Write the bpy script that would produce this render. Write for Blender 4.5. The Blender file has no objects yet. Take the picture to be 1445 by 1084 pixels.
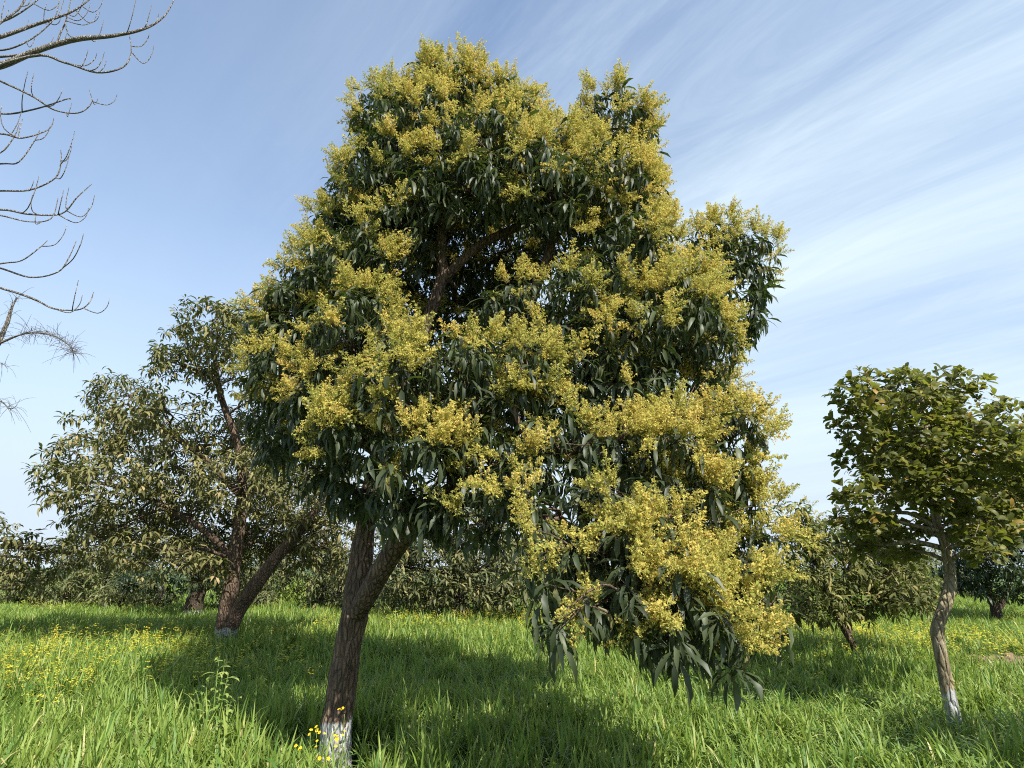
import bpy, math, random
import numpy as np
from mathutils import Matrix, Vector

random.seed(7)
rng = np.random.default_rng(7)
R = math.radians
scene = bpy.context.scene
col = scene.collection

# ------------------------------------------------------------------ camera
W0, H0 = 1445.0, 1084.0
HFOV = R(80.0)
PITCH = R(16.7)
CAM = np.array([0.0, 0.0, 1.6])
FPX = (W0 / 2) / math.tan(HFOV / 2)
cam_d = bpy.data.cameras.new("camera")
cam = bpy.data.objects.new("camera", cam_d)
col.objects.link(cam)
cam.location = CAM
cam.rotation_euler = (R(90) + PITCH, 0, 0)
cam_d.sensor_fit = 'HORIZONTAL'
cam_d.angle = HFOV
cam_d.clip_start = 0.05
cam_d.clip_end = 4000
scene.camera = cam

# ------------------------------------------------------------------ sky, sun, exposure
SUN_EL = R(47.0)
SH = np.array([0.58, -0.815]); SH /= np.linalg.norm(SH)
SUN = np.array([SH[0] * math.cos(SUN_EL), SH[1] * math.cos(SUN_EL), math.sin(SUN_EL)])
world = bpy.data.worlds.new("World")
scene.world = world
world.use_nodes = True
nt = world.node_tree
nt.nodes.clear()


def nd(t, typ, **kw):
    n = t.nodes.new(typ)
    for k, v in kw.items():
        if k in n.bl_rna.properties:
            setattr(n, k, v)
        else:
            n.inputs[k].default_value = v
    return n


def math_n(t, op, a, b=None, clamp=False):
    n = t.nodes.new('ShaderNodeMath')
    n.operation = op
    n.use_clamp = clamp
    for i, x in enumerate((a, b)):
        if x is None:
            continue
        if isinstance(x, (int, float)):
            n.inputs[i].default_value = x
        else:
            t.links.new(x, n.inputs[i])
    return n.outputs[0]


def ramp_n(t, fac, stops):
    n = t.nodes.new('ShaderNodeValToRGB')
    e = n.color_ramp.elements
    while len(e) < len(stops):
        e.new(0.5)
    for el, (p, c) in zip(e, stops):
        el.position = p
        el.color = (c[0], c[1], c[2], 1) if not isinstance(c, (int, float)) else (c, c, c, 1)
    t.links.new(fac, n.inputs[0])
    return n.outputs[0]


def mix_c(t, fac, a, b):
    n = t.nodes.new('ShaderNodeMix')
    n.data_type = 'RGBA'
    for s, x in ((n.inputs[0], fac), (n.inputs[6], a), (n.inputs[7], b)):
        if isinstance(x, (int, float)):
            s.default_value = x
        elif isinstance(x, (tuple, list)):
            s.default_value = (*x[:3], 1)
        else:
            t.links.new(x, s)
    return n.outputs[2]


sky = nd(nt, 'ShaderNodeTexSky', sky_type='NISHITA', sun_disc=False, sun_elevation=SUN_EL,
         sun_rotation=math.atan2(SH[0], SH[1]), altitude=300, air_density=1.15, dust_density=0.7, ozone_density=2.6)
tc = nt.nodes.new('ShaderNodeTexCoord')
sep = nt.nodes.new('ShaderNodeSeparateXYZ')
nt.links.new(tc.outputs['Generated'], sep.inputs[0])
zz = math_n(nt, 'ADD', math_n(nt, 'MAXIMUM', sep.outputs[2], 0.0), 0.10)
px_ = math_n(nt, 'DIVIDE', sep.outputs[0], zz)
py_ = math_n(nt, 'DIVIDE', sep.outputs[1], zz)
comb = nt.nodes.new('ShaderNodeCombineXYZ')
nt.links.new(px_, comb.inputs[0])
nt.links.new(py_, comb.inputs[1])


def cirrus(rot, sc, nscale, detail, rough, dist, lo, hi, off):
    m = nt.nodes.new('ShaderNodeMapping')
    m.vector_type = 'TEXTURE'
    m.inputs['Rotation'].default_value = (0, 0, R(rot))
    m.inputs['Scale'].default_value = sc
    m.inputs['Location'].default_value = off
    nt.links.new(comb.outputs[0], m.inputs[0])
    n = nd(nt, 'ShaderNodeTexNoise', Scale=nscale, Detail=detail, Roughness=rough, Distortion=dist)
    nt.links.new(m.outputs[0], n.inputs['Vector'])
    return ramp_n(nt, n.outputs[0], [(lo, 0.0), (hi, 1.0)])


c1 = cirrus(133, (5.0, 0.80, 1), 0.75, 9, 0.57, 0.6, 0.41, 0.70, (0.9, 0.35, 0))
c2 = cirrus(128, (2.2, 0.50, 1), 1.3, 13, 0.72, 1.1, 0.46, 0.85, (1.7, 3.1, 0))
cov = cirrus(120, (2.2, 1.5, 1), 0.42, 2, 0.5, 0.2, 0.40, 0.60, (-0.2, 0.9, 0))
cl = math_n(nt, 'ADD', math_n(nt, 'MULTIPLY', c1, 0.90), math_n(nt, 'MULTIPLY', c2, 0.55), True)
cl = math_n(nt, 'MULTIPLY', cl, math_n(nt, 'ADD', math_n(nt, 'MULTIPLY', cov, 0.92), 0.08), True)
# low haze band towards the horizon, all round
hz = ramp_n(nt, sep.outputs[2], [(0.0, 1.0), (0.10, 0.97), (0.26, 0.62), (0.48, 0.28), (0.8, 0.12)])
skyc = mix_c(nt, hz, sky.outputs[0], (3.15, 3.7, 4.3))
skyc = mix_c(nt, math_n(nt, 'MULTIPLY', cl, 0.95), skyc, (3.7, 4.4, 4.85))
bg = nd(nt, 'ShaderNodeBackground', Strength=0.12)
wo = nt.nodes.new('ShaderNodeOutputWorld')
nt.links.new(skyc, bg.inputs[0])
nt.links.new(bg.outputs[0], wo.inputs[0])

sun_d = bpy.data.lights.new("sun", 'SUN')
sun_d.energy = 5.0
sun_d.angle = R(0.55)
sun_d.color = (1.0, 0.945, 0.86)
sun = bpy.data.objects.new("sun", sun_d)
col.objects.link(sun)
sun.location = (6, -8, 14)
sun.rotation_euler = Vector(SUN).to_track_quat('Z', 'Y').to_euler()

scene.view_settings.view_transform = 'Standard'
scene.view_settings.look = 'None'
scene.view_settings.exposure = 0.95
scene.view_settings.gamma = 1.0
scene.view_settings.use_curve_mapping = False
scene.cycles.max_bounces = 6
scene.cycles.diffuse_bounces = 3
scene.cycles.transmission_bounces = 4
scene.cycles.transparent_max_bounces = 4
scene.cycles.use_denoising = False
scene.cycles.filter_width = 1.05
scene.cycles.sample_clamp_indirect = 6

# ------------------------------------------------------------------ geometry helpers
FWD = np.array([0, math.cos(PITCH), math.sin(PITCH)])
UP = np.array([0, -math.sin(PITCH), math.cos(PITCH)])
RT = np.array([1.0, 0, 0])


def at(px, py, Y):
    """point of the place seen at photo pixel (px, py), Y metres out from the camera; also metres per pixel there"""
    d = RT * (px - W0 / 2) / FPX + UP * (H0 / 2 - py) / FPX + FWD
    t = Y / d[1]
    return CAM + d * t, t / FPX


def project(P):
    q = P - CAM
    dz = q @ FWD
    return np.stack([W0 / 2 + FPX * (q @ RT) / dz, H0 / 2 - FPX * (q @ UP) / dz, dz], -1)


def mesh_np(name, V, T, attr=None, mats=(), smooth=False):
    me = bpy.data.meshes.new(name)
    V = np.asarray(V, np.float32)
    T = np.asarray(T, np.int32)
    me.vertices.add(len(V))
    me.vertices.foreach_set('co', V.ravel())
    k = T.shape[1]
    me.loops.add(T.size)
    me.loops.foreach_set('vertex_index', T.ravel())
    me.polygons.add(len(T))
    me.polygons.foreach_set('loop_start', np.arange(len(T), dtype=np.int32) * k)
    me.polygons.foreach_set('loop_total', np.full(len(T), k, np.int32))
    if smooth:
        me.polygons.foreach_set('use_smooth', np.ones(len(T), bool))
    if attr is not None:
        a = me.attributes.new('v', 'FLOAT', 'POINT')
        a.data.foreach_set('value', np.asarray(attr, np.float32))
    for m in mats:
        me.materials.append(m)
    me.update(calc_edges=True)
    return me


def link(name, me, parent=None, **props):
    o = bpy.data.objects.new(name, me)
    col.objects.link(o)
    if parent is not None:
        o.parent = parent
        w = Matrix.Identity(4)
        q = parent
        loc = Vector((0, 0, 0))
        while q is not None:          # only roots are moved, and only by translation
            loc += q.location if q.parent is None else Vector((0, 0, 0))
            q = q.parent
        if parent.parent is None:
            o.matrix_parent_inverse = Matrix.Translation(-loc)
    for k, v in props.items():
        o[k] = v
    return o


def root(name, loc, label, cat, group=None):
    o = bpy.data.objects.new(name, None)
    o.empty_display_size = 0.2
    col.objects.link(o)
    o.location = Vector([float(x) for x in loc])
    o['label'] = label
    o['category'] = cat
    if group:
        o['group'] = group
    return o


class Acc:
    def __init__(s):
        s.V, s.T, s.A, s.n = [], [], [], 0

    def add(s, V, T, A):
        V = np.asarray(V, float).reshape(-1, 3)
        s.V.append(V)
        s.T.append(np.asarray(T, int).reshape(-1, 3) + s.n)
        s.A.append(np.broadcast_to(np.asarray(A, float), (len(V),)))
        s.n += len(V)

    def inst(s, tpl, M, P, jitter=0.0):
        """copies of a template (V, T, A) with matrices M (k,3,3) at P (k,3)"""
        V, T, A = tpl
        k = len(P)
        if k == 0:
            return
        VV = np.einsum('kij,nj->kni', M, V) + P[:, None, :]
        TT = T[None] + (np.arange(k) * len(V))[:, None, None]
        AA = A[None] + (rng.random(k)[:, None] - 0.5) * jitter
        s.add(VV.reshape(-1, 3), TT.reshape(-1, 3), AA.ravel())

    def out(s):
        return np.concatenate(s.V), np.concatenate(s.T), np.concatenate(s.A)

    def build(s, name, mat, smooth=False):
        V, T, A = s.out()
        return mesh_np(name, V, T, A, [mat], smooth)


def spline(P, sub=6):
    P = np.asarray(P, float)
    n = len(P)
    if n == 2:
        u = np.linspace(0, 1, sub + 1)[:, None]
        return P[0] * (1 - u) + P[1] * u
    out = []
    for i in range(n - 1):
        p0 = P[max(i - 1, 0)]; p1 = P[i]; p2 = P[i + 1]; p3 = P[min(i + 2, n - 1)]
        for u in np.arange(sub) / sub:
            out.append(0.5 * ((2 * p1) + (-p0 + p2) * u + (2 * p0 - 5 * p1 + 4 * p2 - p3) * u * u
                              + (-p0 + 3 * p1 - 3 * p2 + p3) * u ** 3))
    out.append(P[-1])
    return np.array(out)


def tube(acc, P, Rr, sides=8, sub=5, lump=0.0, a=0.5, cap=True):
    """tapered limb through control points P with radii Rr"""
    P = np.asarray(P, float)
    Rr = np.asarray(Rr, float)
    Q = spline(np.column_stack([P, Rr]), sub)
    C, rr = Q[:, :3], np.maximum(Q[:, 3], 0.0008)
    n = len(C)
    tan = np.gradient(C, axis=0)
    tan /= np.linalg.norm(tan, axis=1)[:, None] + 1e-9
    ref = np.array([0.31, 0.95, 0.05])
    if abs(tan[0] @ ref) > 0.9:
        ref = np.array([0.95, 0.1, 0.31])
    s1 = np.cross(tan, ref)
    s1 /= np.linalg.norm(s1, axis=1)[:, None] + 1e-9
    s2 = np.cross(tan, s1)
    th = np.arange(sides) / sides * 2 * math.pi
    rad = rr[:, None] * np.ones((1, sides))
    if lump > 0:
        ph = rng.random(6) * 6.28
        i = np.arange(n)[:, None]
        rad = rad * (1 + lump * (0.55 * np.sin(2 * th[None] + ph[0] + i * 0.35) + 0.4 * np.sin(3 * th[None] + ph[1] - i * 0.5)
                                 + 0.35 * np.sin(th[None] + ph[2] + i * 0.9) + 0.4 * np.sin(i * 0.7 + ph[3])
                                 + 0.3 * np.sin(5 * th[None] + ph[4] + i * 0.21)))
        rad = rad * (1 + lump * 0.25 * rng.standard_normal((n, sides)))
    V = C[:, None] + rad[..., None] * (np.cos(th)[None, :, None] * s1[:, None] + np.sin(th)[None, :, None] * s2[:, None])
    V = V.reshape(-1, 3)
    T = []
    for i in range(n - 1):
        for j in range(sides):
            b = i * sides + j
            c = i * sides + (j + 1) % sides
            T += [(b, c, c + sides), (b, c + sides, b + sides)]
    if cap:
        V = np.vstack([V, C[-1] + tan[-1] * rr[-1] * 0.5])
        e = len(V) - 1
        T += [((n - 1) * sides + j, (n - 1) * sides + (j + 1) % sides, e) for j in range(sides)]
    acc.add(V, T, a)


def leaf_tpl(L, w, e0, bend, az, segs=3, fold=0.25, petiole=0.03, shape=0.42, a=0.5, twist=0.0, start=(0, 0, 0), fl=True):
    """one blade: leaves 'start' at azimuth az and elevation e0, bending down as it goes"""
    st = np.array(start, float)
    h = np.array([math.cos(az), math.sin(az), 0.0])
    side0 = np.array([-math.sin(az), math.cos(az), 0.0])
    V, T = [], []
    p = st.copy()
    e = e0
    if petiole > 0:
        p = p + petiole * (h * math.cos(e) + np.array([0, 0, 1]) * math.sin(e))
    V.append(p.copy())
    step = L / (segs + 1)
    prof = []
    for i in range(1, segs + 1):
        u = i / (segs + 1)
        prof.append((u ** shape * (1 - u) ** (1 - shape)) / (shape ** shape * (1 - shape) ** (1 - shape)))
    for i in range(segs):
        d = h * math.cos(e) + np.array([0, 0, 1]) * math.sin(e)
        p = p + d * step
        e -= bend
        up = -h * math.sin(e) + np.array([0, 0, 1]) * math.cos(e)
        t = twist * (i + 1)
        sd = side0 * math.cos(t) + up * math.sin(t)
        ww = w * 0.5 * prof[i]
        if fl:
            V += [p - sd * ww + up * ww * fold, p.copy(), p + sd * ww + up * ww * fold]
        else:
            V += [p - sd * ww, p + sd * ww]
    d = h * math.cos(e) + np.array([0, 0, 1]) * math.sin(e)
    V.append(p + d * step)
    k = 3 if fl else 2
    for j in range(k - 1):
        T.append((0, 1 + j, 2 + j))
    for i in range(segs - 1):
        b = 1 + i * k
        for j in range(k - 1):
            T += [(b + j, b + j + k, b + j + k + 1), (b + j, b + j + k + 1, b + j + 1)]
    b = 1 + (segs - 1) * k
    for j in range(k - 1):
        T.append((b + j, len(V) - 1, b + j + 1))
    return np.array(V), np.array(T), np.full(len(V), a)


def merge(tpls):
    a = Acc()
    for t in tpls:
        a.add(*t)
    return a.out()


def rotz(a):
    c, s = np.cos(a), np.sin(a)
    z = np.zeros_like(c)
    return np.stack([np.stack([c, -s, z], -1), np.stack([s, c, z], -1), np.stack([z, z, z + 1], -1)], -2)


def align_z(D):
    """rotation matrices taking +Z to the directions D, with a random spin"""
    D = D / np.linalg.norm(D, axis=1)[:, None]
    ref = np.where(np.abs(D[:, 2:3]) < 0.95, np.array([[0, 0, 1.0]]), np.array([[1.0, 0, 0]]))
    x = np.cross(ref, D)
    x /= np.linalg.norm(x, axis=1)[:, None]
    y = np.cross(D, x)
    M = np.stack([x, y, D], -1)
    return M @ rotz(rng.random(len(D)) * 6.283)


def vnoise(xy, s, seed):
    r = np.random.default_rng(seed)
    g = r.random((64, 64))
    p = xy / s + 100
    i = np.floor(p).astype(int)
    f = p - i
    f = f * f * (3 - 2 * f)
    a = g[i[:, 0] % 64, i[:, 1] % 64]; b = g[(i[:, 0] + 1) % 64, i[:, 1] % 64]
    c = g[i[:, 0] % 64, (i[:, 1] + 1) % 64]; d = g[(i[:, 0] + 1) % 64, (i[:, 1] + 1) % 64]
    return (a * (1 - f[:, 0]) + b * f[:, 0]) * (1 - f[:, 1]) + (c * (1 - f[:, 0]) + d * f[:, 0]) * f[:, 1]


# ------------------------------------------------------------------ materials
def mat_base(name):
    m = bpy.data.materials.new(name)
    m.use_nodes = True
    t = m.node_tree
    t.nodes.clear()
    return m, t, t.nodes.new('ShaderNodeOutputMaterial')


def leaf_mat(name, stops, back, rough=0.4, spec=0.5, trans=0.22, tcol=(0.25, 0.4, 0.05), noise=0.25):
    m, t, out = mat_base(name)
    at_ = nd(t, 'ShaderNodeAttribute', attribute_name='v')
    geo = t.nodes.new('ShaderNodeNewGeometry')
    no = nd(t, 'ShaderNodeTexNoise', Scale=1.7, Detail=3.0)
    t.links.new(geo.outputs['Position'], no.inputs['Vector'])
    f = math_n(t, 'ADD', at_.outputs['Fac'], math_n(t, 'MULTIPLY', math_n(t, 'SUBTRACT', no.outputs[0], 0.5), noise), True)
    c = ramp_n(t, f, stops)
    cb = mix_c(t, geo.outputs['Backfacing'], c, back) if back else c
    b = nd(t, 'ShaderNodeBsdfPrincipled', Roughness=rough)
    b.inputs['Specular IOR Level'].default_value = spec
    t.links.new(cb, b.inputs['Base Color'])
    tr = t.nodes.new('ShaderNodeBsdfTranslucent')
    tm = mix_c(t, 0.5, c, tcol)
    t.links.new(tm, tr.inputs[0])
    mx = nd(t, 'ShaderNodeMixShader')
    mx.inputs[0].default_value = trans
    t.links.new(b.outputs[0], mx.inputs[1])
    t.links.new(tr.outputs[0], mx.inputs[2])
    t.links.new(mx.outputs[0], out.inputs[0])
    return m


def bark_mat(name, c0, c1, white_top=None, scale=9.0, patches=None):
    m, t, out = mat_base(name)
    geo = t.nodes.new('ShaderNodeNewGeometry')
    mp = t.nodes.new('ShaderNodeMapping')
    mp.inputs['Scale'].default_value = (1, 1, 0.30)
    t.links.new(geo.outputs['Position'], mp.inputs[0])
    n1 = nd(t, 'ShaderNodeTexNoise', Scale=scale * 2.2, Detail=9.0, Roughness=0.68)
    t.links.new(mp.outputs[0], n1.inputs['Vector'])
    v1 = nd(t, 'ShaderNodeTexVoronoi', Scale=scale * 3.2, feature='DISTANCE_TO_EDGE')
    t.links.new(mp.outputs[0], v1.inputs['Vector'])
    crack = ramp_n(t, v1.outputs['Distance'], [(0.0, 0.0), (0.22, 1.0)])
    h = math_n(t, 'ADD', math_n(t, 'MULTIPLY', n1.outputs[0], 0.8), math_n(t, 'MULTIPLY', crack, 0.5))
    c = mix_c(t, ramp_n(t, n1.outputs[0], [(0.34, 0.0), (0.68, 1.0)]), c0, c1)
    c = mix_c(t, ramp_n(t, v1.outputs['Distance'], [(0.0, 0.6), (0.10, 0.0)]), c, tuple(x * 0.45 for x in c0))
    if patches:
        n3 = nd(t, 'ShaderNodeTexNoise', Scale=3.4, Detail=4.0)
        t.links.new(geo.outputs['Position'], n3.inputs['Vector'])
        c = mix_c(t, ramp_n(t, n3.outputs[0], [(0.52, 0.0), (0.62, 0.8)]), c, patches)
    if white_top is not None:
        sp = t.nodes.new('ShaderNodeSeparateXYZ')
        t.links.new(geo.outputs['Position'], sp.inputs[0])
        n2 = nd(t, 'ShaderNodeTexNoise', Scale=7.0, Detail=5.0, Roughness=0.6)
        t.links.new(mp.outputs[0], n2.inputs['Vector'])
        zz_ = math_n(t, 'ADD', sp.outputs[2], math_n(t, 'MULTIPLY', math_n(t, 'SUBTRACT', n2.outputs[0], 0.5), 0.30))
        wm = ramp_n(t, math_n(t, 'SUBTRACT', math_n(t, 'ADD', 0.5, white_top), zz_), [(0.488, 0.0), (0.512, 1.0)])
        wear = ramp_n(t, n1.outputs[0], [(0.30, 0.3), (0.46, 1.0)])
        c = mix_c(t, math_n(t, 'MULTIPLY', wm, wear), c, (0.40, 0.41, 0.39))
    b = nd(t, 'ShaderNodeBsdfPrincipled', Roughness=0.88)
    b.inputs['Specular IOR Level'].default_value = 0.25
    t.links.new(c, b.inputs['Base Color'])
    bp = nd(t, 'ShaderNodeBump', Strength=1.0, Distance=0.045)
    t.links.new(h, bp.inputs['Height'])
    t.links.new(bp.outputs[0], b.inputs['Normal'])
    t.links.new(b.outputs[0], out.inputs[0])
    return m


def plain_mat(name, c, rough=0.8, trans=0.0):
    m, t, out = mat_base(name)
    geo = t.nodes.new('ShaderNodeNewGeometry')
    no = nd(t, 'ShaderNodeTexNoise', Scale=60.0, Detail=3.0)
    t.links.new(geo.outputs['Position'], no.inputs['Vector'])
    cc = mix_c(t, ramp_n(t, no.outputs[0], [(0.35, 0.0), (0.65, 1.0)]), tuple(x * 0.8 for x in c), tuple(min(1, x * 1.15) for x in c))
    b = nd(t, 'ShaderNodeBsdfPrincipled', Roughness=rough)
    b.inputs['Specular IOR Level'].default_value = 0.25
    t.links.new(cc, b.inputs['Base Color'])
    if trans:
        tr = t.nodes.new('ShaderNodeBsdfTranslucent')
        t.links.new(cc, tr.inputs[0])
        mx = nd(t, 'ShaderNodeMixShader')
        mx.inputs[0].default_value = trans
        t.links.new(b.outputs[0], mx.inputs[1])
        t.links.new(tr.outputs[0], mx.inputs[2])
        t.links.new(mx.outputs[0], out.inputs[0])
    else:
        t.links.new(b.outputs[0], out.inputs[0])
    return m


M_MANGO = leaf_mat('mango_leaf', [(0.0, (0.022, 0.031, 0.014)), (0.55, (0.038, 0.052, 0.021)), (0.85, (0.066, 0.082, 0.030)), (1.0, (0.17, 0.15, 0.06))],
                   (0.075, 0.095, 0.045), rough=0.50, spec=0.34, trans=0.12)
M_DUSTY = leaf_mat('dusty_leaf', [(0.0, (0.055, 0.060, 0.020)), (0.45, (0.135, 0.130, 0.048)), (0.8, (0.22, 0.195, 0.080)), (1.0, (0.32, 0.235, 0.12))],
                   (0.15, 0.14, 0.065), rough=0.62, spec=0.18, trans=0.15)
M_OLIVE = leaf_mat('olive_leaf', [(0.0, (0.03, 0.038, 0.016)), (0.45, (0.085, 0.09, 0.036)), (0.8, (0.17, 0.165, 0.065)), (1.0, (0.28, 0.23, 0.10))], None, rough=0.55, spec=0.3, trans=0.15)
M_OLIVE2 = leaf_mat('young_olive_leaf', [(0.0, (0.045, 0.055, 0.018)), (0.45, (0.12, 0.125, 0.040)), (0.8, (0.22, 0.205, 0.07)), (1.0, (0.32, 0.25, 0.10))], None, rough=0.6, spec=0.2, trans=0.2)
M_FAR = leaf_mat('hedge_leaf', [(0.0, (0.06, 0.075, 0.028)), (0.5, (0.12, 0.13, 0.05)), (0.85, (0.21, 0.20, 0.075)), (1.0, (0.32, 0.25, 0.10))],
                 None, rough=0.55, spec=0.3, trans=0.2)
M_FRESH = leaf_mat('fresh_leaf', [(0.0, (0.08, 0.13, 0.02)), (0.6, (0.17, 0.23, 0.04)), (1.0, (0.30, 0.30, 0.07))], None, rough=0.5, spec=0.3, trans=0.3)
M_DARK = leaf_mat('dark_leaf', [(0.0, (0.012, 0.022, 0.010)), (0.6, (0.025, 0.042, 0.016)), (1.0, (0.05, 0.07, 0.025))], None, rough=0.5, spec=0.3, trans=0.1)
M_JACK = leaf_mat('jackfruit_leaf', [(0.0, (0.042, 0.056, 0.012)), (0.5, (0.092, 0.102, 0.018)), (0.85, (0.18, 0.175, 0.030)), (1.0, (0.34, 0.22, 0.05))],
                  (0.12, 0.14, 0.05), rough=0.5, spec=0.3, trans=0.42, tcol=(0.30, 0.34, 0.03))
M_FLOWER = leaf_mat('mango_blossom', [(0.0, (0.30, 0.325, 0.085)), (0.4, (0.565, 0.505, 0.135)), (0.75, (0.69, 0.535, 0.155)), (1.0, (0.65, 0.42, 0.13))],
                    None, rough=0.9, spec=0.08, trans=0.46, tcol=(0.68, 0.58, 0.14), noise=0.9)
M_WHEAT = leaf_mat('wheat_blade', [(0.0, (0.075, 0.170, 0.032)), (0.45, (0.205, 0.295, 0.054)), (0.8, (0.32, 0.38, 0.09)), (1.0, (0.52, 0.46, 0.20))],
                   None, rough=0.5, spec=0.35, trans=0.42, tcol=(0.34, 0.45, 0.05), noise=0.7)
M_WEED = leaf_mat('weed_leaf', [(0.0, (0.09, 0.17, 0.035)), (0.6, (0.17, 0.27, 0.055)), (1.0, (0.33, 0.36, 0.11))], None, rough=0.55, spec=0.3, trans=0.3,
                  tcol=(0.3, 0.42, 0.06))
M_YEL = plain_mat('yellow_petal', (0.68, 0.60, 0.06), 0.6, 0.25)
M_GOLD = plain_mat('golden_petal', (0.80, 0.52, 0.015), 0.6, 0.2)
M_ORG = plain_mat('orange_centre', (0.50, 0.20, 0.01), 0.7)
M_STALK = plain_mat('green_stalk', (0.16, 0.24, 0.05), 0.6)
M_BARK = bark_mat('mango_bark', (0.075, 0.052, 0.037), (0.25, 0.172, 0.115), 0.45)
M_BARK2 = bark_mat('old_mango_bark', (0.070, 0.050, 0.036), (0.22, 0.150, 0.100), 0.54)
M_BARKJ = bark_mat('jackfruit_bark', (0.16, 0.13, 0.075), (0.38, 0.315, 0.195), 0.42, scale=6.0, patches=(0.30, 0.255, 0.17))
M_BARKD = bark_mat('dry_twig_bark', (0.16, 0.14, 0.12), (0.40, 0.36, 0.31), None, scale=14)
M_BARKF = bark_mat('far_bark', (0.05, 0.038, 0.028), (0.14, 0.10, 0.07), None)
M_BARKW = bark_mat('limed_bark', (0.05, 0.038, 0.028), (0.14, 0.10, 0.07), 0.34)

# ------------------------------------------------------------------ ground
def ground_mat():
    m, t, out = mat_base('field_soil')
    geo = t.nodes.new('ShaderNodeNewGeometry')
    n1 = nd(t, 'ShaderNodeTexNoise', Scale=0.35, Detail=6.0)
    n2 = nd(t, 'ShaderNodeTexNoise', Scale=18.0, Detail=6.0)
    for n in (n1, n2):
        t.links.new(geo.outputs['Position'], n.inputs['Vector'])
    f = math_n(t, 'ADD', math_n(t, 'MULTIPLY', n1.outputs[0], 0.5), math_n(t, 'MULTIPLY', n2.outputs[0], 0.5))
    c = ramp_n(t, f, [(0.3, (0.030, 0.060, 0.014)), (0.5, (0.060, 0.11, 0.022)), (0.66, (0.10, 0.10, 0.045))])
    b = nd(t, 'ShaderNodeBsdfPrincipled', Roughness=0.95)
    t.links.new(c, b.inputs['Base Color'])
    bp = nd(t, 'ShaderNodeBump', Strength=0.8, Distance=0.05)
    t.links.new(n2.outputs[0], bp.inputs['Height'])
    t.links.new(bp.outputs[0], b.inputs['Normal'])
    t.links.new(b.outputs[0], out.inputs[0])
    return m


xs = np.concatenate([[-1500, -500, -150], np.linspace(-60, 60, 81), [150, 500, 1500]])
ys = np.concatenate([[-1500, -300, -60], np.linspace(-10, 80, 61), [160, 500, 2500]])
gx, gy = np.meshgrid(xs, ys)


def gz(x, y):
    x = np.asarray(x, float); y = np.asarray(y, float)
    f = np.clip((60 - np.hypot(x, y)) / 20, 0, 1)
    return 0.035 * f * (np.sin(x * 0.9 + 0.6) * np.cos(y * 0.7) + 0.6 * np.sin(x * 0.33 - y * 0.41 + 1.0))


gv = np.column_stack([gx.ravel(), gy.ravel(), gz(gx, gy).ravel()])
nx = len(xs)
gf = [(r * nx + c, r * nx + c + 1, (r + 1) * nx + c + 1, (r + 1) * nx + c) for r in range(len(ys) - 1) for c in range(nx - 1)]
link('ground', mesh_np('ground', gv, np.array(gf), None, [ground_mat()], True), kind='structure')

# ------------------------------------------------------------------ tree builder
def mango_whorl(n, L, w, e_lo, e_hi, bend, segs=2, fl=True):
    out = []
    for i in range(n):
        az = i * 2.39996 + random.uniform(-0.3, 0.3)
        e = random.uniform(e_lo, e_hi)
        out.append(leaf_tpl(L * random.uniform(0.7, 1.15), w * random.uniform(0.8, 1.15), e, bend * random.uniform(0.7, 1.3), az, segs,
                            fold=0.28, petiole=0.03 * random.uniform(0.6, 1.5), a=min(0.97, max(0.02, random.gauss(0.44, 0.22))),
                            twist=random.uniform(-0.35, 0.35), start=(0, 0, -0.06 * random.random()), fl=fl))
    return out


def panicle_tpl(H=0.175, nb=16, k=9, size=0.0083):
    """a conical spray: stalk, side branches, hundreds of tiny florets"""
    V, T, A = [], [], []

    def tri(c, s, a, d=None):
        r = rng.standard_normal((3, 3))
        r -= r.mean(0)
        r /= np.linalg.norm(r, axis=1)[:, None]
        b = len(V)
        V.extend(list(c + r * s))
        T.append((b, b + 1, b + 2))
        A.extend([a] * 3)

    def stick(p, q, w, a):
        d = q - p
        s = np.cross(d, rng.standard_normal(3))
        s = s / (np.linalg.norm(s) + 1e-9) * w
        b = len(V)
        V.extend([p - s, p + s, q])
        T.append((b, b + 1, b + 2))
        A.extend([a] * 3)
    bow = rng.standard_normal(2) * 0.03
    base_a = rng.uniform(0.25, 0.55)

    def axis(h):
        return np.array([bow[0] * h * h, bow[1] * h * h, H * h])
    stick(np.zeros(3), axis(1.0), 0.004, 0.0)
    stick(np.zeros(3), axis(0.9), 0.004, 0.0)
    for i in range(nb):
        h = 0.10 + 0.88 * (i / (nb - 1)) ** 0.9
        az = i * 2.39996 + rng.uniform(-0.3, 0.3)
        ln = H * (0.38 * (1 - h) ** 0.9 + 0.04) * rng.uniform(0.7, 1.2)
        el = R(rng.uniform(12, 40))
        d = np.array([math.cos(az) * math.cos(el), math.sin(az) * math.cos(el), math.sin(el)])
        p = axis(h)
        q = p + d * ln
        stick(p, q, 0.0022, 0.05)
        kk = max(2, int(k * (0.45 + 0.9 * ln / (H * 0.5))))
        for j in range(kk):
            u = 0.18 + 0.86 * (j + rng.random()) / kk
            off = rng.standard_normal(3) * 0.0045 * (1.3 - 0.5 * u)
            tri(p + d * ln * u + off, size * rng.uniform(0.75, 1.35), np.clip(base_a + 0.5 * rng.standard_normal() * 0.4, 0, 1))
    return np.array(V), np.array(T), np.array(A)


WH_NEAR = [mango_whorl(10, 0.225, 0.038, R(-75), R(20), R(24), 2) for _ in range(10)]
WH_DUST = [mango_whorl(10, 0.19, 0.040, R(-45), R(45), R(28), 2, False) for _ in range(8)]
PAN = [panicle_tpl() for _ in range(10)]


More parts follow.
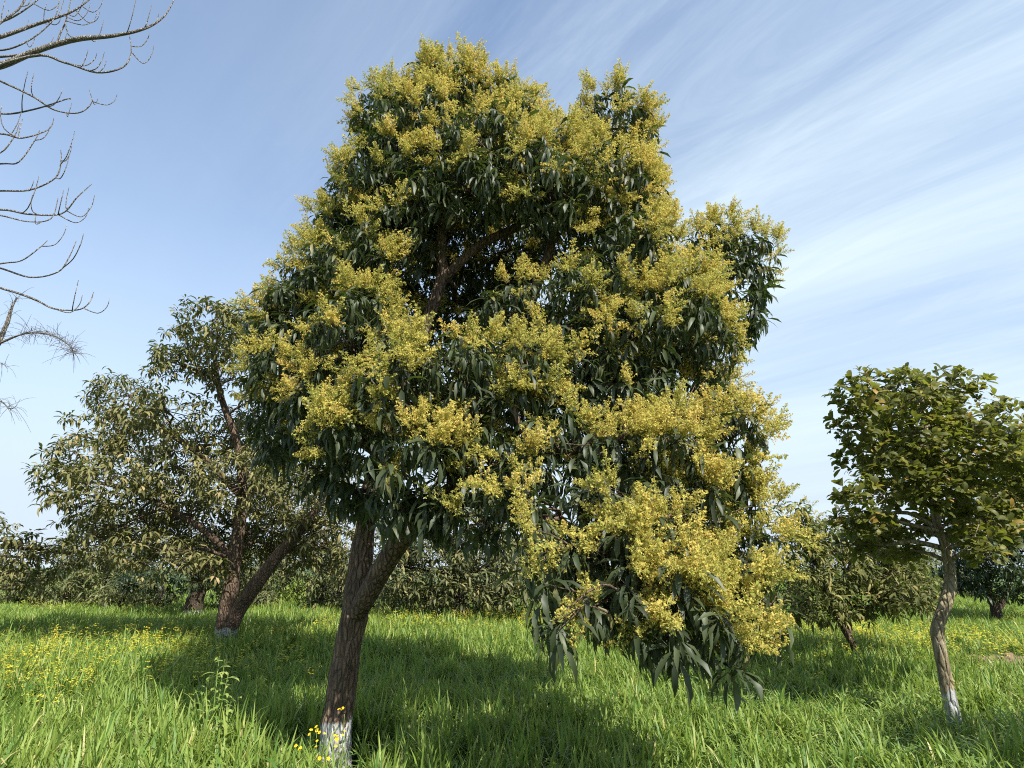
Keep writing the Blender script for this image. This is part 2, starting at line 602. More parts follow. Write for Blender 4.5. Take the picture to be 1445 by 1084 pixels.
def jack_whorl():
    out = []
    for i in range(7):
        az = i * 2.39996 + random.uniform(-0.3, 0.3)
        out.append(leaf_tpl(random.uniform(0.095, 0.15), random.uniform(0.046, 0.066), R(random.uniform(15, 75)), R(random.uniform(6, 26)), az, 3,
                            fold=0.2, petiole=0.02, shape=0.60, a=min(1, max(0, random.gauss(0.45, 0.2))), start=(0, 0, -0.03 * random.random())))
    return out


WH_JACK = [jack_whorl() for _ in range(8)]


def lobes_px(L, yscale=1.0):
    """(px, py, rx, ry, Y, flower) -> centres, radii, flower share"""
    C, Rr, F = [], [], []
    for (px, py, rx, ry, Y, f) in L:
        p, s = at(px, py, Y * yscale)
        C.append(p)
        Rr.append((rx * s, 0.5 * (rx + ry) * s, ry * s))
        F.append(f)
    return np.array(C), np.array(Rr), np.array(F)


WF = np.array([0.40, -0.72, 0.55]); WF /= np.linalg.norm(WF)


def shoots(C, Rr, F, dens, inner=0.25, minz=0.5, rough=0.06):
    """shoot tips spread over the outer skin of all lobes (and some within)"""
    P, N, Fl, D = [], [], [], []
    for i in range(len(C)):
        r = Rr[i]
        area = 4 * math.pi * (((r[0] * r[1]) ** 1.6 + (r[0] * r[2]) ** 1.6 + (r[1] * r[2]) ** 1.6) / 3) ** (1 / 1.6)
        n = int(area * dens)
        d = rng.standard_normal((n, 3))
        d /= np.linalg.norm(d, axis=1)[:, None]
        rad = 1 - 0.42 * rng.random(n) ** 1.8 + rough * rng.standard_normal(n)
        p = C[i] + d * r * rad[:, None]
        nn = d / r
        nn /= np.linalg.norm(nn, axis=1)[:, None]
        P.append(p); N.append(nn); Fl.append(np.full(n, F[i])); D.append(rad)
    P = np.concatenate(P); N = np.concatenate(N); Fl = np.concatenate(Fl); D = np.concatenate(D)
    depth = np.full(len(P), 9.0)
    for i in range(len(C)):
        q = np.linalg.norm((P - C[i]) / Rr[i], axis=1)
        depth = np.minimum(depth, q)
    keep = (depth > 0.74) | (rng.random(len(P)) < inner)
    keep &= P[:, 2] > minz
    return P[keep], N[keep], Fl[keep], depth[keep]


def pick_seen(P, n, cell=14.0):
    """indices of the n points that show largest: nearest of each picture cell, then by distance"""
    q = project(P)
    ok = (q[:, 2] > 0.5) & (q[:, 0] > 0) & (q[:, 0] < W0) & (q[:, 1] > 0) & (q[:, 1] < H0)
    best = {}
    for i in np.nonzero(ok)[0]:
        k = (int(q[i, 0] // cell), int(q[i, 1] // cell))
        if k not in best or q[i, 2] < q[best[k], 2]:
            best[k] = i
    c = sorted(best.values(), key=lambda i: q[i, 2])
    return np.array(c[:n], int)


def M4(M, p):
    m = Matrix.Identity(4)
    for r in range(3):
        for c in range(3):
            m[r][c] = float(M[r, c])
        m[r][3] = float(p[r])
    return m


def build_crown(tree, name, P, N, whorls, mat, scale, n_parts, tilt=0.25, per=4):
    """leaf whorls at the shoot tips: n_parts single leaves, the rest one mass"""
    k = len(P)
    D = np.tile([0, 0, 1.0], (k, 1)) + N * tilt + rng.standard_normal((k, 3)) * 0.16
    M = align_z(D) * (scale * (0.65 + 0.65 * rng.random(k)))[:, None, None]
    var = rng.integers(0, len(whorls), k)
    acc = Acc()
    single = pick_seen(P, math.ceil(n_parts / per)) if n_parts else np.array([], int)
    sset = np.zeros(k, bool)
    sset[single] = True
    for v in range(len(whorls)):
        idx = np.nonzero((var == v) & ~sset)[0]
        acc.inst(merge(whorls[v]), M[idx], P[idx], 0.5)
        idx = np.nonzero((var == v) & sset)[0]
        if len(whorls[v]) > per:
            acc.inst(merge(whorls[v][per:]), M[idx], P[idx], 0.3)
    crown = link(name, acc.build(name, mat), tree, kind='stuff')
    meshes = {}
    cnt = 0
    for i in single:
        for j in range(per):
            if cnt >= n_parts:
                break
            key = (int(var[i]), j)
            if key not in meshes:
                meshes[key] = mesh_np('leaf', *whorls[key[0]][j], [mat])
            o = link('leaf', meshes[key], crown)
            o.matrix_local = M4(M[i], P[i])
            cnt += 1
    return crown


def build_panicles(crown, P, N, Fl, n_parts, per=4.6, size=1.0):
    w = Fl * np.clip(0.62 + 0.70 * (N @ WF), 0, 1.15)
    # flowering comes in patches, branch by branch
    pn = 0.5 * vnoise(P[:, [0, 2]] + 0.7 * P[:, [1, 1]], 0.24, 21) + 0.5 * vnoise(P[:, [1, 2]] + 0.5 * P[:, [0, 0]], 0.22, 22)
    w = 1.10 * w * np.clip((pn - 0.30) * 4.2, 0.10, 1.0)
    sel = np.nonzero(rng.random(len(P)) < w)[0]
    m = rng.poisson(per, len(sel)) + 1
    idx = np.repeat(sel, m)
    k = len(idx)
    D = N[idx] * 0.75 + np.array([0, 0, 0.45]) + rng.standard_normal((k, 3)) * 0.50
    D[:, 2] = np.maximum(D[:, 2], -0.15)
    pos = P[idx] + rng.standard_normal((k, 3)) * 0.026 + N[idx] * 0.04
    M = align_z(D) * (size * (0.6 + 0.65 * rng.random(k)))[:, None, None]
    var = rng.integers(0, len(PAN), k)
    single = pick_seen(pos, n_parts, 18.0)
    s = np.zeros(k, bool)
    s[single] = True
    acc = Acc()
    for v in range(len(PAN)):
        ii = np.nonzero((var == v) & ~s)[0]
        acc.inst(PAN[v], M[ii], pos[ii], 0.5)
    if acc.n:
        link('blossom', acc.build('blossom', M_FLOWER), crown, kind='stuff')
    meshes = [mesh_np('flower_panicle', *PAN[v], [M_FLOWER]) for v in range(len(PAN))]
    for i in single:
        o = link('flower_panicle', meshes[int(var[i])], crown)
        o.matrix_local = M4(M[i], pos[i])
    return k


def limbs(tree, skel, C, Rr, P, mat, twig_mat=None, rbase=0.05, n_twigs=10, name='limb', rmin=0.006):
    """skel: list of (points, radii); every lobe gets a limb from the nearest skeleton point, with twigs"""
    nodes = np.concatenate([spline(np.asarray(s[0]), 5) for s in skel])
    nrad = np.concatenate([spline(np.column_stack([np.asarray(s[1])] * 3), 5)[:, 0] for s in skel])
    lob = np.zeros(len(P), int)
    dist = np.full(len(P), 1e9)
    for i in range(len(C)):
        q = np.linalg.norm((P - C[i]) / Rr[i], axis=1)
        m = q < dist
        lob[m] = i
        dist[m] = q[m]
    for i in range(len(C)):
        d = np.linalg.norm(nodes - C[i], axis=1) + 0.8 * np.maximum(0, nodes[:, 2] - C[i][2] + 0.1)
        j = int(np.argmin(d))
        a, b = nodes[j], C[i]
        ln = np.linalg.norm(b - a)
        r0 = min(nrad[j] * 0.6, rbase * (0.5 + 0.35 * ln))
        mid1 = a * 0.65 + b * 0.35 + rng.standard_normal(3) * 0.06 * ln + np.array([0, 0, 0.06 * ln])
        mid2 = a * 0.3 + b * 0.7 + rng.standard_normal(3) * 0.06 * ln + np.array([0, 0, 0.05 * ln])
        acc = Acc()
        tube(acc, [a, mid1, mid2, b], [r0, r0 * 0.75, r0 * 0.55, r0 * 0.38], 6, 4, 0.05)
        own = np.nonzero(lob == i)[0]
        if len(own):
            for t in rng.choice(own, min(n_twigs, len(own)), replace=False):
                s = [mid2, b, a * 0.45 + b * 0.55][rng.integers(0, 3)]
                e = P[t]
                m = (s + e) / 2 + rng.standard_normal(3) * 0.06 * np.linalg.norm(e - s)
                rt = max(rmin, r0 * 0.33)
                tube(acc, [s, m, e], [rt, rt * 0.7, rt * 0.3], 4, 3)
        link(name, acc.build(name, mat, True), tree)


def pts(L, ys=1.0):
    return np.array([at(a, b, c * ys)[0] for a, b, c in L])


# ------------------------------------------------------------------ the flowering mango tree
YS = 0.87
base = at(468, 1078, 6.15 * YS)[0]
base[2] = 0.0
tree = root('mango_tree', base, 'tall mango tree covered in yellow blossom, leaning trunk with whitewashed foot', 'tree')
t_pts = pts([(476, 1020, 6.16), (487, 940, 6.18), (500, 865, 6.2), (512, 770, 6.25), (524, 690, 6.3), (560, 570, 6.45), (606, 445, 6.5), (626, 385, 6.55)], YS)
t_pts = np.vstack([base + np.array([0.0, 0, -0.15]), base + np.array([0.01, 0, 0.12]), t_pts])
t_rad = [0.150, 0.136, 0.118, 0.110, 0.112, 0.090, 0.082, 0.070, 0.062, 0.056]
acc = Acc()
tube(acc, t_pts, t_rad, 20, 9, 0.075)
link('trunk', acc.build('trunk', M_BARK, True), tree)
skel = [(t_pts, t_rad)]


def limb_main(P, r, sides=12):
    a = Acc()
    tube(a, P, r, sides, 6, 0.05)
    link('limb', a.build('limb', M_BARK, True), tree)
    skel.append((P, r))


limb_main(pts([(494, 880, 6.2), (520, 838, 6.0), (560, 770, 5.75), (610, 712, 5.5), (680, 672, 5.25), (780, 640, 5.0), (900, 615, 4.8)], YS),
          [0.07, 0.086, 0.080, 0.072, 0.060, 0.046, 0.032])
limb_main(pts([(630, 700, 5.45), (710, 715, 5.0), (800, 745, 4.6), (890, 800, 4.25), (950, 850, 4.05)], YS), [0.06, 0.052, 0.042, 0.032, 0.02])
limb_main(pts([(626, 390, 6.55), (622, 340, 6.5), (630, 290, 6.5), (620, 220, 6.6), (600, 150, 6.8)], YS), [0.06, 0.055, 0.045, 0.032, 0.02])
limb_main(pts([(626, 395, 6.55), (672, 350, 6.5), (720, 325, 6.6), (800, 290, 6.7), (850, 220, 6.8)], YS), [0.05, 0.048, 0.045, 0.035, 0.02])
limb_main(pts([(632, 330, 6.5), (650, 290, 6.6), (690, 220, 6.8), (700, 150, 6.9)], YS), [0.04, 0.036, 0.028, 0.018])
limb_main(pts([(640, 690, 5.4), (690, 600, 5.9), (730, 480, 6.3), (770, 370, 6.5), (800, 300, 6.6), (880, 260, 6.8)], YS), [0.07, 0.065, 0.058, 0.048, 0.04, 0.02])
limb_main(pts([(740, 470, 6.3), (840, 460, 6.3), (930, 430, 6.4), (1010, 410, 6.7), (1040, 380, 6.8)], YS), [0.045, 0.042, 0.036, 0.028, 0.018])
limb_main(pts([(540, 640, 6.35), (490, 560, 6.4), (440, 480, 6.5), (420, 420, 6.7)], YS), [0.06, 0.05, 0.036, 0.02])

FRONT = [
    (640, 150, 82, 54, 6.9, 1.1), (548, 163, 46, 50, 6.9, 1.1), (716, 160, 48, 46, 6.8, 1.1), (590, 190, 80, 60, 6.4, .6),
    (868, 172, 46, 44, 6.8, 1.1), (903, 212, 24, 38, 6.7, .9), (765, 225, 62, 50, 6.4, .8), (690, 215, 75, 60, 6.1, .55),
    (555, 255, 78, 65, 6.4, .5), (650, 258, 75, 36, 5.9, .3), (770, 260, 75, 60, 6.0, .5), (845, 265, 70, 62, 6.2, .75),
    (903, 290, 32, 48, 6.6, 1.1), (502, 280, 40, 54, 6.9, 1.), (480, 332, 46, 48, 6.8, 1.), (446, 385, 44, 40, 6.7, 1.05),
    (382, 458, 34, 36, 6.8, .95), (500, 380, 70, 60, 6.2, .6), (420, 440, 55, 50, 6.4, .75), (410, 520, 58, 60, 6.4, .65),
    (395, 590, 40, 55, 6.6, .25), (500, 470, 70, 65, 5.8, .75), (470, 560, 65, 65, 5.9, .55), (560, 330, 50, 50, 6.2, .2),
    (890, 350, 62, 55, 6.1, .6), (950, 392, 50, 46, 6.2, 1.1), (1010, 345, 38, 32, 6.9, 1.1), (1062, 362, 32, 36, 6.8, 1.1), (1038, 402, 42, 34, 6.8, .15),
    (1035, 445, 40, 36, 6.8, .2), (950, 445, 72, 55, 5.8, .8), (1000, 480, 38, 45, 6.0, .8), (830, 420, 70, 60, 5.9, .35), (890, 470, 60, 50, 5.6, .4),
    (735, 438, 72, 38, 6.0, .2), (790, 510, 70, 55, 5.6, .25), (640, 512, 82, 40, 5.1, 1.1), (735, 520, 52, 42, 5.1, .85), (560, 535, 62, 60, 5.1, 1.),
    (660, 560, 75, 48, 5.2, .4), (500, 610, 52, 48, 5.4, .9), (590, 640, 75, 42, 5.0, .8), (680, 640, 70, 45, 5.1, .5), (430, 640, 55, 45, 6.3, .1),
    (570, 720, 34, 28, 5.1, .05), (880, 540, 65, 48, 5.6, .12), (1005, 558, 34, 38, 6.0, 1.), (790, 625, 62, 48, 4.8, .6), (870, 640, 50, 36, 4.7, .8),
    (940, 632, 56, 42, 4.7, 1.1), (1032, 620, 46, 52, 5.0, 1.2), (1015, 680, 46, 42, 4.8, 1.1), (740, 680, 50, 44, 4.7, .6), (700, 720, 30, 36, 4.9, .4),
    (790, 720, 58, 44, 4.5, .45), (880, 700, 60, 44, 4.5, .5), (960, 710, 55, 48, 4.6, .6), (1050, 750, 46, 46, 4.9, 1.15), (780, 775, 45, 40, 4.2, .75),
    (850, 780, 60, 48, 4.2, .75), (940, 785, 62, 55, 4.2, .85), (1040, 815, 54, 46, 4.6, 1.15), (1085, 855, 32, 26, 4.7, 1.1), (800, 845, 48, 34, 4.0, .6),
    (880, 850, 55, 38, 4.0, .75), (965, 872, 56, 40, 4.0, 1.05), (1020, 890, 42, 36, 4.3, 1.1), (940, 900, 34, 22, 4.0, 1.1), (1020, 922, 25, 16, 4.2, .9), (780, 880, 26, 16, 3.75, .05),
    (560, 698, 40, 34, 5.3, .25), (622, 712, 45, 30, 5.1, .2), (682, 732, 35, 30, 5.0, .25), (495, 690, 42, 30, 5.9, .1),
]
BACK = [(620, 205, 95, 72, 7.8, .7), (745, 245, 80, 60, 7.8, .7), (850, 240, 50, 55, 7.5, .7), (540, 330, 90, 80, 7.7, .5), (690, 340, 90, 60, 8.1, .3), (840, 330, 100, 80, 7.7, .5),
        (480, 440, 80, 70, 7.6, .4), (460, 560, 80, 70, 7.4, .2), (900, 440, 100, 70, 7.4, .4), (950, 540, 70, 60, 7.0, .4), (800, 520, 90, 70, 7.2, .1),
        (880, 620, 90, 70, 6.3, .2), (980, 690, 70, 60, 6.0, .4), (900, 760, 80, 60, 5.6, .2), (1000, 800, 70, 60, 5.4, .4), (600, 570, 100, 50, 7.4, .1),
        (700, 600, 90, 50, 6.8, .1), (900, 850, 60, 40, 5.0, .2), (720, 490, 90, 60, 7.6, .1), (560, 480, 60, 50, 7.6, .1), (655, 440, 60, 36, 7.9, .1), (600, 385, 46, 46, 7.9, .1), (700, 385, 60, 46, 7.8, .1), (640, 330, 60, 46, 8.0, .1),
        (610, 470, 50, 34, 6.9, .2)]
C, Rr, F = lobes_px(FRONT + BACK, YS)
P, N, Fl, _ = shoots(C, Rr, F, 49, 0.27, 0.75)
crown = build_crown(tree, 'crown', P, N, WH_NEAR, M_MANGO, 0.78, 300)
npan = build_panicles(crown, P, N, Fl, 300)
limbs(tree, skel, C, Rr, P, M_BARK)
print('main tree shoots', len(P), 'panicles', npan)


# ------------------------------------------------------------------ other trees
def simple_tree(name, label, cat, base_px, stems, lobes, mat, bark, whorls, scale, dens, n_parts=0, group=None, flowers=0, sides=10,
                inner=0.2, twigs=8, minz=0.25, tilt=0.25, base_xy=None, lump=0.07, rough=0.14):
    if base_xy is None:
        b = at(*base_px)[0]
    else:
        b = np.array([base_xy[0], base_xy[1], 0.0])
    b[2] = float(gz(b[0], b[1]))
    tr = root(name, b, label, cat, group)
    sk = []
    first = True
    for P_, r in stems:
        Pw = np.asarray(P_, float)
        if first:
            Pw = np.vstack([b + np.array([0, 0, -0.1]), Pw])
            r = [r[0] * 1.12] + list(r)
        a = Acc()
        tube(a, Pw, r, sides, 6, lump)
        nm = 'trunk' if first else 'limb'
        link(nm, a.build(nm, bark, True), tr)
        sk.append((Pw, r))
        first = False
    C_, R_, F_ = lobes
    P_, N_, Fl_, _ = shoots(C_, R_, F_, dens, inner, minz, rough)
    cr = build_crown(tr, 'crown', P_, N_, whorls, mat, scale, n_parts, tilt)
    if flowers:
        build_panicles(cr, P_, N_, Fl_, 0, 1.2, flowers)
    limbs(tr, sk, C_, R_, P_, bark, rbase=0.04, n_twigs=twigs)
    return tr


def L0(L, Y, dy=0.0):
    """lobes at about distance Y with alternating depth"""
    out = []
    for i, l in enumerate(L):
        o = l[4] if len(l) > 4 else ((i * 37) % 11 / 10 - 0.5) * dy
        out.append((l[0], l[1], l[2], l[3], Y + o, 0.0))
    return lobes_px(out)


# old twin-stemmed mango to the left
LY = 11.8
left_l = [(300, 452, 48, 30), (285, 490, 55, 32), (335, 470, 40, 40), (250, 510, 40, 28), (330, 530, 42, 36), (180, 560, 52, 30), (235, 580, 50, 36), (150, 600, 45, 34),
          (200, 640, 58, 40), (110, 640, 42, 34), (80, 665, 32, 30), (150, 680, 52, 38), (250, 660, 55, 45), (310, 610, 45, 38), (110, 715, 42, 32), (190, 730, 55, 38),
          (270, 725, 58, 42), (340, 680, 55, 48), (390, 650, 50, 45), (370, 730, 55, 38), (430, 700, 50, 40), (300, 775, 50, 24), (220, 780, 50, 28), (440, 750, 40, 26),
          (470, 690, 40, 50), (130, 760, 36, 26), (380, 560, 40, 45), (240, 700, 60, 45, 2.0), (340, 640, 60, 50, 2.0), (200, 610, 50, 40, 1.6), (400, 700, 60, 45, 2.2),
          (450, 775, 40, 22, 1.0), (410, 775, 44, 28, 1.8), (470, 745, 40, 32, 1.5), (350, 770, 40, 26, 2.4), (480, 790, 30, 20, 2.0), (360, 745, 50, 30, 1.4), (250, 760, 55, 28, 1.6), (180, 775, 45, 24, 1.4), (290, 800, 34, 16, -0.6)]
stemsL = [(pts([(317, 880, LY), (326, 830, LY), (332, 780, LY), (342, 700, LY), (336, 630, LY), (312, 560, LY), (302, 500, LY)]), [0.15, 0.14, 0.125, 0.09, 0.08, 0.06, 0.04]),
          (pts([(322, 893, LY - .1), (340, 855, LY - .2), (365, 820, LY - .3), (392, 785, LY - .4), (430, 740, LY - .5), (470, 690, LY - .4)]), [0.14, 0.13, 0.125, 0.115, 0.08, 0.045]),
          (pts([(330, 790, LY), (290, 750, LY), (240, 720, LY), (180, 690, LY), (120, 680, LY)]), [0.07, 0.06, 0.05, 0.036, 0.024]),
          (pts([(340, 700, LY), (280, 640, LY), (220, 600, LY), (180, 570, LY)]), [0.07, 0.06, 0.045, 0.025])]
simple_tree('mango_tree', 'dusty olive mango tree with twin brown trunks, left of the blossoming tree', 'tree', (318, 905, LY), stemsL,
            L0(left_l, LY, 2.4), M_DUSTY, M_BARK2, WH_DUST, 0.98, 24.0, 300, inner=0.15, twigs=12)

# jackfruit tree on the right
JY = 6.7
jack_l = [(1312, 615, 42, 32, -0.55), (1318, 690, 42, 26, -0.5), (1292, 560, 40, 26, -0.4), (1345, 650, 36, 26, -0.5), (1285, 655, 36, 26, -0.5), (1262, 545, 55, 26), (1210, 560, 32, 28), (1340, 545, 42, 28), (1290, 585, 62, 34), (1215, 605, 38, 30), (1360, 590, 46, 34), (1412, 600, 36, 30), (1240, 640, 55, 28),
          (1310, 640, 60, 34), (1385, 645, 52, 36), (1440, 640, 38, 38), (1260, 690, 50, 30), (1330, 695, 55, 30), (1400, 700, 48, 32), (1455, 700, 40, 34), (1225, 735, 36, 26), (1212, 762, 32, 20), (1212, 695, 28, 24), (1196, 735, 20, 18), (1268, 775, 34, 16), (1388, 778, 26, 24), (1412, 742, 38, 28),
          (1275, 745, 40, 22), (1375, 755, 28, 30), (1345, 735, 36, 22), (1300, 610, 60, 40, 0.9), (1370, 670, 60, 40, 0.9), (1260, 670, 50, 36, 0.9), (1440, 720, 40, 30, .8), (1480, 650, 40, 50, .5)]
stemsJ = [(pts([(1340, 985, JY), (1330, 935, JY), (1323, 890, JY), (1333, 855, JY), (1341, 820, JY), (1335, 775, JY), (1320, 730, JY), (1312, 660, JY), (1305, 590, JY), (1300, 545, JY)]),
           [0.064, 0.062, 0.064, 0.062, 0.057, 0.050, 0.040, 0.030, 0.020, 0.012]),
          (pts([(1322, 735, JY), (1370, 690, JY), (1420, 650, JY), (1450, 620, JY)]), [0.022, 0.019, 0.015, 0.010]),
          (pts([(1318, 720, JY), (1270, 680, JY), (1230, 630, JY), (1215, 590, JY)]), [0.022, 0.019, 0.015, 0.010])]
simple_tree('jackfruit_tree', 'jackfruit tree with crooked pale trunk and glossy rounded leaves', 'tree', (1347, 1005, JY), stemsJ,
            L0([(a[0], a[1], a[2] * 0.93, a[3] * 0.93, *a[4:]) for a in jack_l], JY, 1.3), M_JACK, M_BARKJ, WH_JACK, 0.78, 84, 300, inner=0.14, twigs=10, tilt=0.8, lump=0.05, rough=0.22)

# young mango right of the blossoming tree
YY = 10.3
young_l = [(1128, 735, 26, 24), (1165, 755, 40, 28), (1210, 765, 38, 28), (1140, 790, 36, 28), (1185, 800, 48, 30), (1235, 790, 34, 26), (1160, 835, 40, 22), (1215, 830, 45, 24), (1255, 820, 30, 24), (1285, 815, 30, 22), (1275, 790, 28, 20), (1130, 850, 30, 20), (1160, 862, 36, 16), (1228, 856, 40, 16), (1285, 842, 34, 20), (1250, 750, 24, 20)]
C_, R_, F_ = L0(young_l, YY, 1.2)
F_ = np.array([.35, .10, .12, .05, .05, .1, 0, 0, .06, .1, .05, 0, 0, 0, 0, .1])
simple_tree('mango_tree', 'young dusty mango tree with slim forked stem between blossom tree and jackfruit tree', 'tree', (1214, 945, YY),
            [(pts([(1208, 920, YY), (1195, 895, YY), (1180, 870, YY), (1165, 840, YY), (1160, 790, YY)]), [0.055, 0.05, 0.036, 0.03, 0.015]),
             (pts([(1200, 905, YY), (1197, 870, YY), (1195, 840, YY), (1200, 790, YY)]), [0.035, 0.03, 0.024, 0.015])],
            (C_, R_, F_), M_OLIVE2, M_BARKW, WH_DUST, 0.85, 50, flowers=0.8)

# wide mango behind the blossoming trunk
MY = 18.0
mid_l = [(585, 745, 50, 40), (650, 730, 55, 40), (720, 740, 50, 42), (560, 800, 40, 36), (620, 795, 52, 36), (690, 790, 55, 40), (750, 800, 42, 40), (590, 835, 46, 20), (660, 835, 52, 22), (730, 840, 40, 18), (540, 760, 36, 36),
         (640, 700, 60, 30), (600, 800, 60, 40, -1.6), (680, 805, 60, 36, -1.6), (640, 838, 60, 16, -1.8), (570, 838, 40, 16, -1.2), (710, 836, 44, 16, -1.5), (660, 760, 60, 40, -1.4), (540, 720, 40, 40, 1), (760, 760, 40, 40, 1)]
simple_tree('mango_tree', 'wide dusty mango tree with branches down to the wheat, behind the blossoming trunk', 'tree', (650, 870, MY),
            [(pts([(650, 850, MY), (645, 810, MY), (640, 760, MY)]), [0.22, 0.18, 0.12])], L0(mid_l, MY, 2.5), M_OLIVE, M_BARKF, WH_DUST, 1.25, 14, inner=0.1, twigs=6)

# dark tree on the right edge
DY = 17.5
dark_l = [(1390, 770, 34, 34), (1425, 745, 40, 40), (1370, 800, 30, 26), (1415, 805, 40, 30), (1455, 790, 40, 44), (1460, 730, 40, 40), (1395, 830, 30, 14), (1440, 835, 34, 14), (1375, 755, 34, 34), (1432, 705, 40, 40), (1355, 805, 26, 26), (1400, 740, 40, 36), (1480, 770, 40, 60)]
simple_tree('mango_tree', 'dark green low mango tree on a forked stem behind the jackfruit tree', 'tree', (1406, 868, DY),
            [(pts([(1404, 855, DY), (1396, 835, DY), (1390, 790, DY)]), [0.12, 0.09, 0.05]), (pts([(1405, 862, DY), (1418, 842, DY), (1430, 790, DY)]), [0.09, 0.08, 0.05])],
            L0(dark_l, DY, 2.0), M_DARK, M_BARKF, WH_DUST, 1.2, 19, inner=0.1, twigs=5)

# trees at the left behind the dusty twin-stemmed one
simple_tree('mango_tree', 'drooping dusty mango tree at the left edge of the wheat, under the bare twigs', 'tree', (-60, 880, 13.5),
            [(pts([(-58, 850, 13.5), (-50, 800, 13.5), (-20, 770, 13.5)]), [0.16, 0.13, 0.07])],
            L0([(30, 770, 34, 24), (-20, 760, 46, 34), (70, 790, 32, 20), (10, 810, 40, 22), (-60, 800, 46, 34), (50, 820, 30, 14), (100, 780, 26, 16), (-100, 760, 40, 50)], 13.5, 1.6),
            M_DUSTY, M_BARKF, WH_DUST, 1.15, 17, inner=0.1, twigs=6)
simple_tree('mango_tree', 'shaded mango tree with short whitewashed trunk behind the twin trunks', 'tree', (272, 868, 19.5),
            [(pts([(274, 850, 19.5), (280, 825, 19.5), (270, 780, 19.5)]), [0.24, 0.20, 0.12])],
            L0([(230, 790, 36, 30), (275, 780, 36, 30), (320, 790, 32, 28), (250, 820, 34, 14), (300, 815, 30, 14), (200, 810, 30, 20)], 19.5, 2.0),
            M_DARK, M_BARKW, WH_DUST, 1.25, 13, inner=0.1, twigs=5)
simple_tree('orchard_tree', 'brownish tree in new leaf behind the dusty twin-trunked mango', 'tree', (150, 868, 24),
            [(pts([(150, 850, 24), (150, 800, 24), (155, 760, 24)]), [0.2, 0.16, 0.08])],
            L0([(150, 735, 34, 24), (120, 770, 34, 26), (180, 770, 34, 26), (150, 800, 40, 24), (110, 815, 34, 20), (190, 815, 34, 20)], 24, 2.0),
            M_FAR, M_BARKF, WH_DUST, 1.25, 12, inner=0.1, twigs=5)

# far orchard row: shrubs and small trees, each its own
far = [(-120, 795, 70, 34, 28, 0), (20, 822, 60, 24, 24, 0), (95, 826, 50, 22, 23, 1), (175, 830, 46, 20, 22, 0), (225, 835, 30, 14, 21, 1), (420, 815, 34, 30, 24, 2), (470, 805, 34, 36, 27, 0),
       (380, 800, 40, 36, 30, 0), (525, 815, 26, 28, 26, 0), (800, 800, 50, 40, 26, 0), (880, 805, 50, 34, 29, 0), (970, 800, 50, 36, 27, 0), (1050, 805, 46, 30, 25, 0), (1110, 815, 36, 26, 24, 1),
       (1265, 812, 36, 28, 19, 0), (1300, 790, 30, 40, 23, 0), (1345, 800, 32, 34, 27, 1), (1250, 790, 40, 34, 30, 0), (1540, 800, 60, 40, 26, 0), (1640, 790, 60, 44, 29, 0), (-260, 800, 80, 40, 25, 0),
       (310, 805, 40, 34, 33, 0), (700, 800, 60, 40, 34, 0), (455, 812, 34, 28, 21, 0), (510, 818, 28, 24, 21, 1), (350, 815, 34, 24, 23, 0), (120, 800, 50, 30, 27, 0), (335, 800, 46, 44, 21, 3), (400, 795, 40, 44, 25, 3), (480, 790, 36, 46, 23, 3), (575, 795, 36, 44, 22, 3)]
far_lab = ['olive dusty shrub in the far row along the field', 'brownish olive shrub in the far row along the field', 'bright yellow-green bush between the twin trunks and the blossoming trunk', 'dark green bush in the shade behind the blossoming trunk']
far_mat = [M_FAR, M_FAR, M_FRESH, M_OLIVE]
far_own = {27: 'dark green bush right behind the twin brown trunks', 28: 'dark green bush behind the yellow-green bush', 29: 'dark green bush between the yellow-green bush and the blossoming trunk', 30: 'dark green bush beside the wide dusty mango, behind the trunk fork',
           23: 'olive shrub beside the yellow-green bush', 24: 'brownish shrub just behind the fork of the blossoming trunk', 25: 'olive shrub seen low between the twin brown trunks',
           1: 'olive shrub behind the drooping dusty mango at the left edge', 3: 'olive shrub in front of the brownish tree in new leaf', 6: 'olive shrub just behind the yellow-green bush, towards the blossoming trunk',
           7: 'olive tree-high shrub far behind the twin brown trunks', 8: 'olive shrub seen past the blossoming trunk beside the wide dusty mango', 14: 'low olive shrub between the young mango and the jackfruit trunk',
           15: 'tall narrow olive shrub right behind the jackfruit trunk', 17: 'far olive shrub behind the young mango crown', 2: 'brownish olive shrub in front of the tree in new leaf',
           4: 'low brownish shrub beside the short whitewashed trunk', 13: 'brownish shrub behind the low blossoming branches', 16: 'brownish shrub between the jackfruit trunk and the dark low mango'}
for i, (px, py, rx, ry, Y, kd) in enumerate(far):
    c, s = at(px, py, Y)
    sub = []
    for k in range(6):
        sub.append((px + rng.uniform(-0.6, 0.6) * rx, py + rng.uniform(-0.6, 0.75) * ry, rx * rng.uniform(0.38, 0.6), ry * rng.uniform(0.45, 0.65), Y + rng.uniform(-1, 1), 0))
    for k in range(4):
        q, s1 = at(px + (k - 1.5) * 0.45 * rx, 0, Y)
        gy_ = H0 / 2 + FPX * math.tan(math.atan2(1.6 - 0.45, Y) + PITCH)
        sub.append((px + (k - 1.5) * 0.45 * rx, gy_, rx * 0.45, 14 + rng.uniform(0, 6), Y + rng.uniform(-.6, .6), 0))
    simple_tree('orchard_shrub', far_own.get(i, far_lab[kd]), 'shrub', None, [([(c[0], c[1], 0.5), (c[0] + 0.1, c[1], 1.0), tuple(c)], [0.10, 0.08, 0.04])],
                lobes_px(sub), far_mat[kd], M_BARKF, WH_DUST, 1.3, 12, inner=0.05, twigs=3, base_xy=(c[0], c[1]), minz=0.15,
                group=('olive shrubs of the far row', 'brownish shrubs of the far row', '', 'dark bushes behind the trunks')[kd], sides=6)

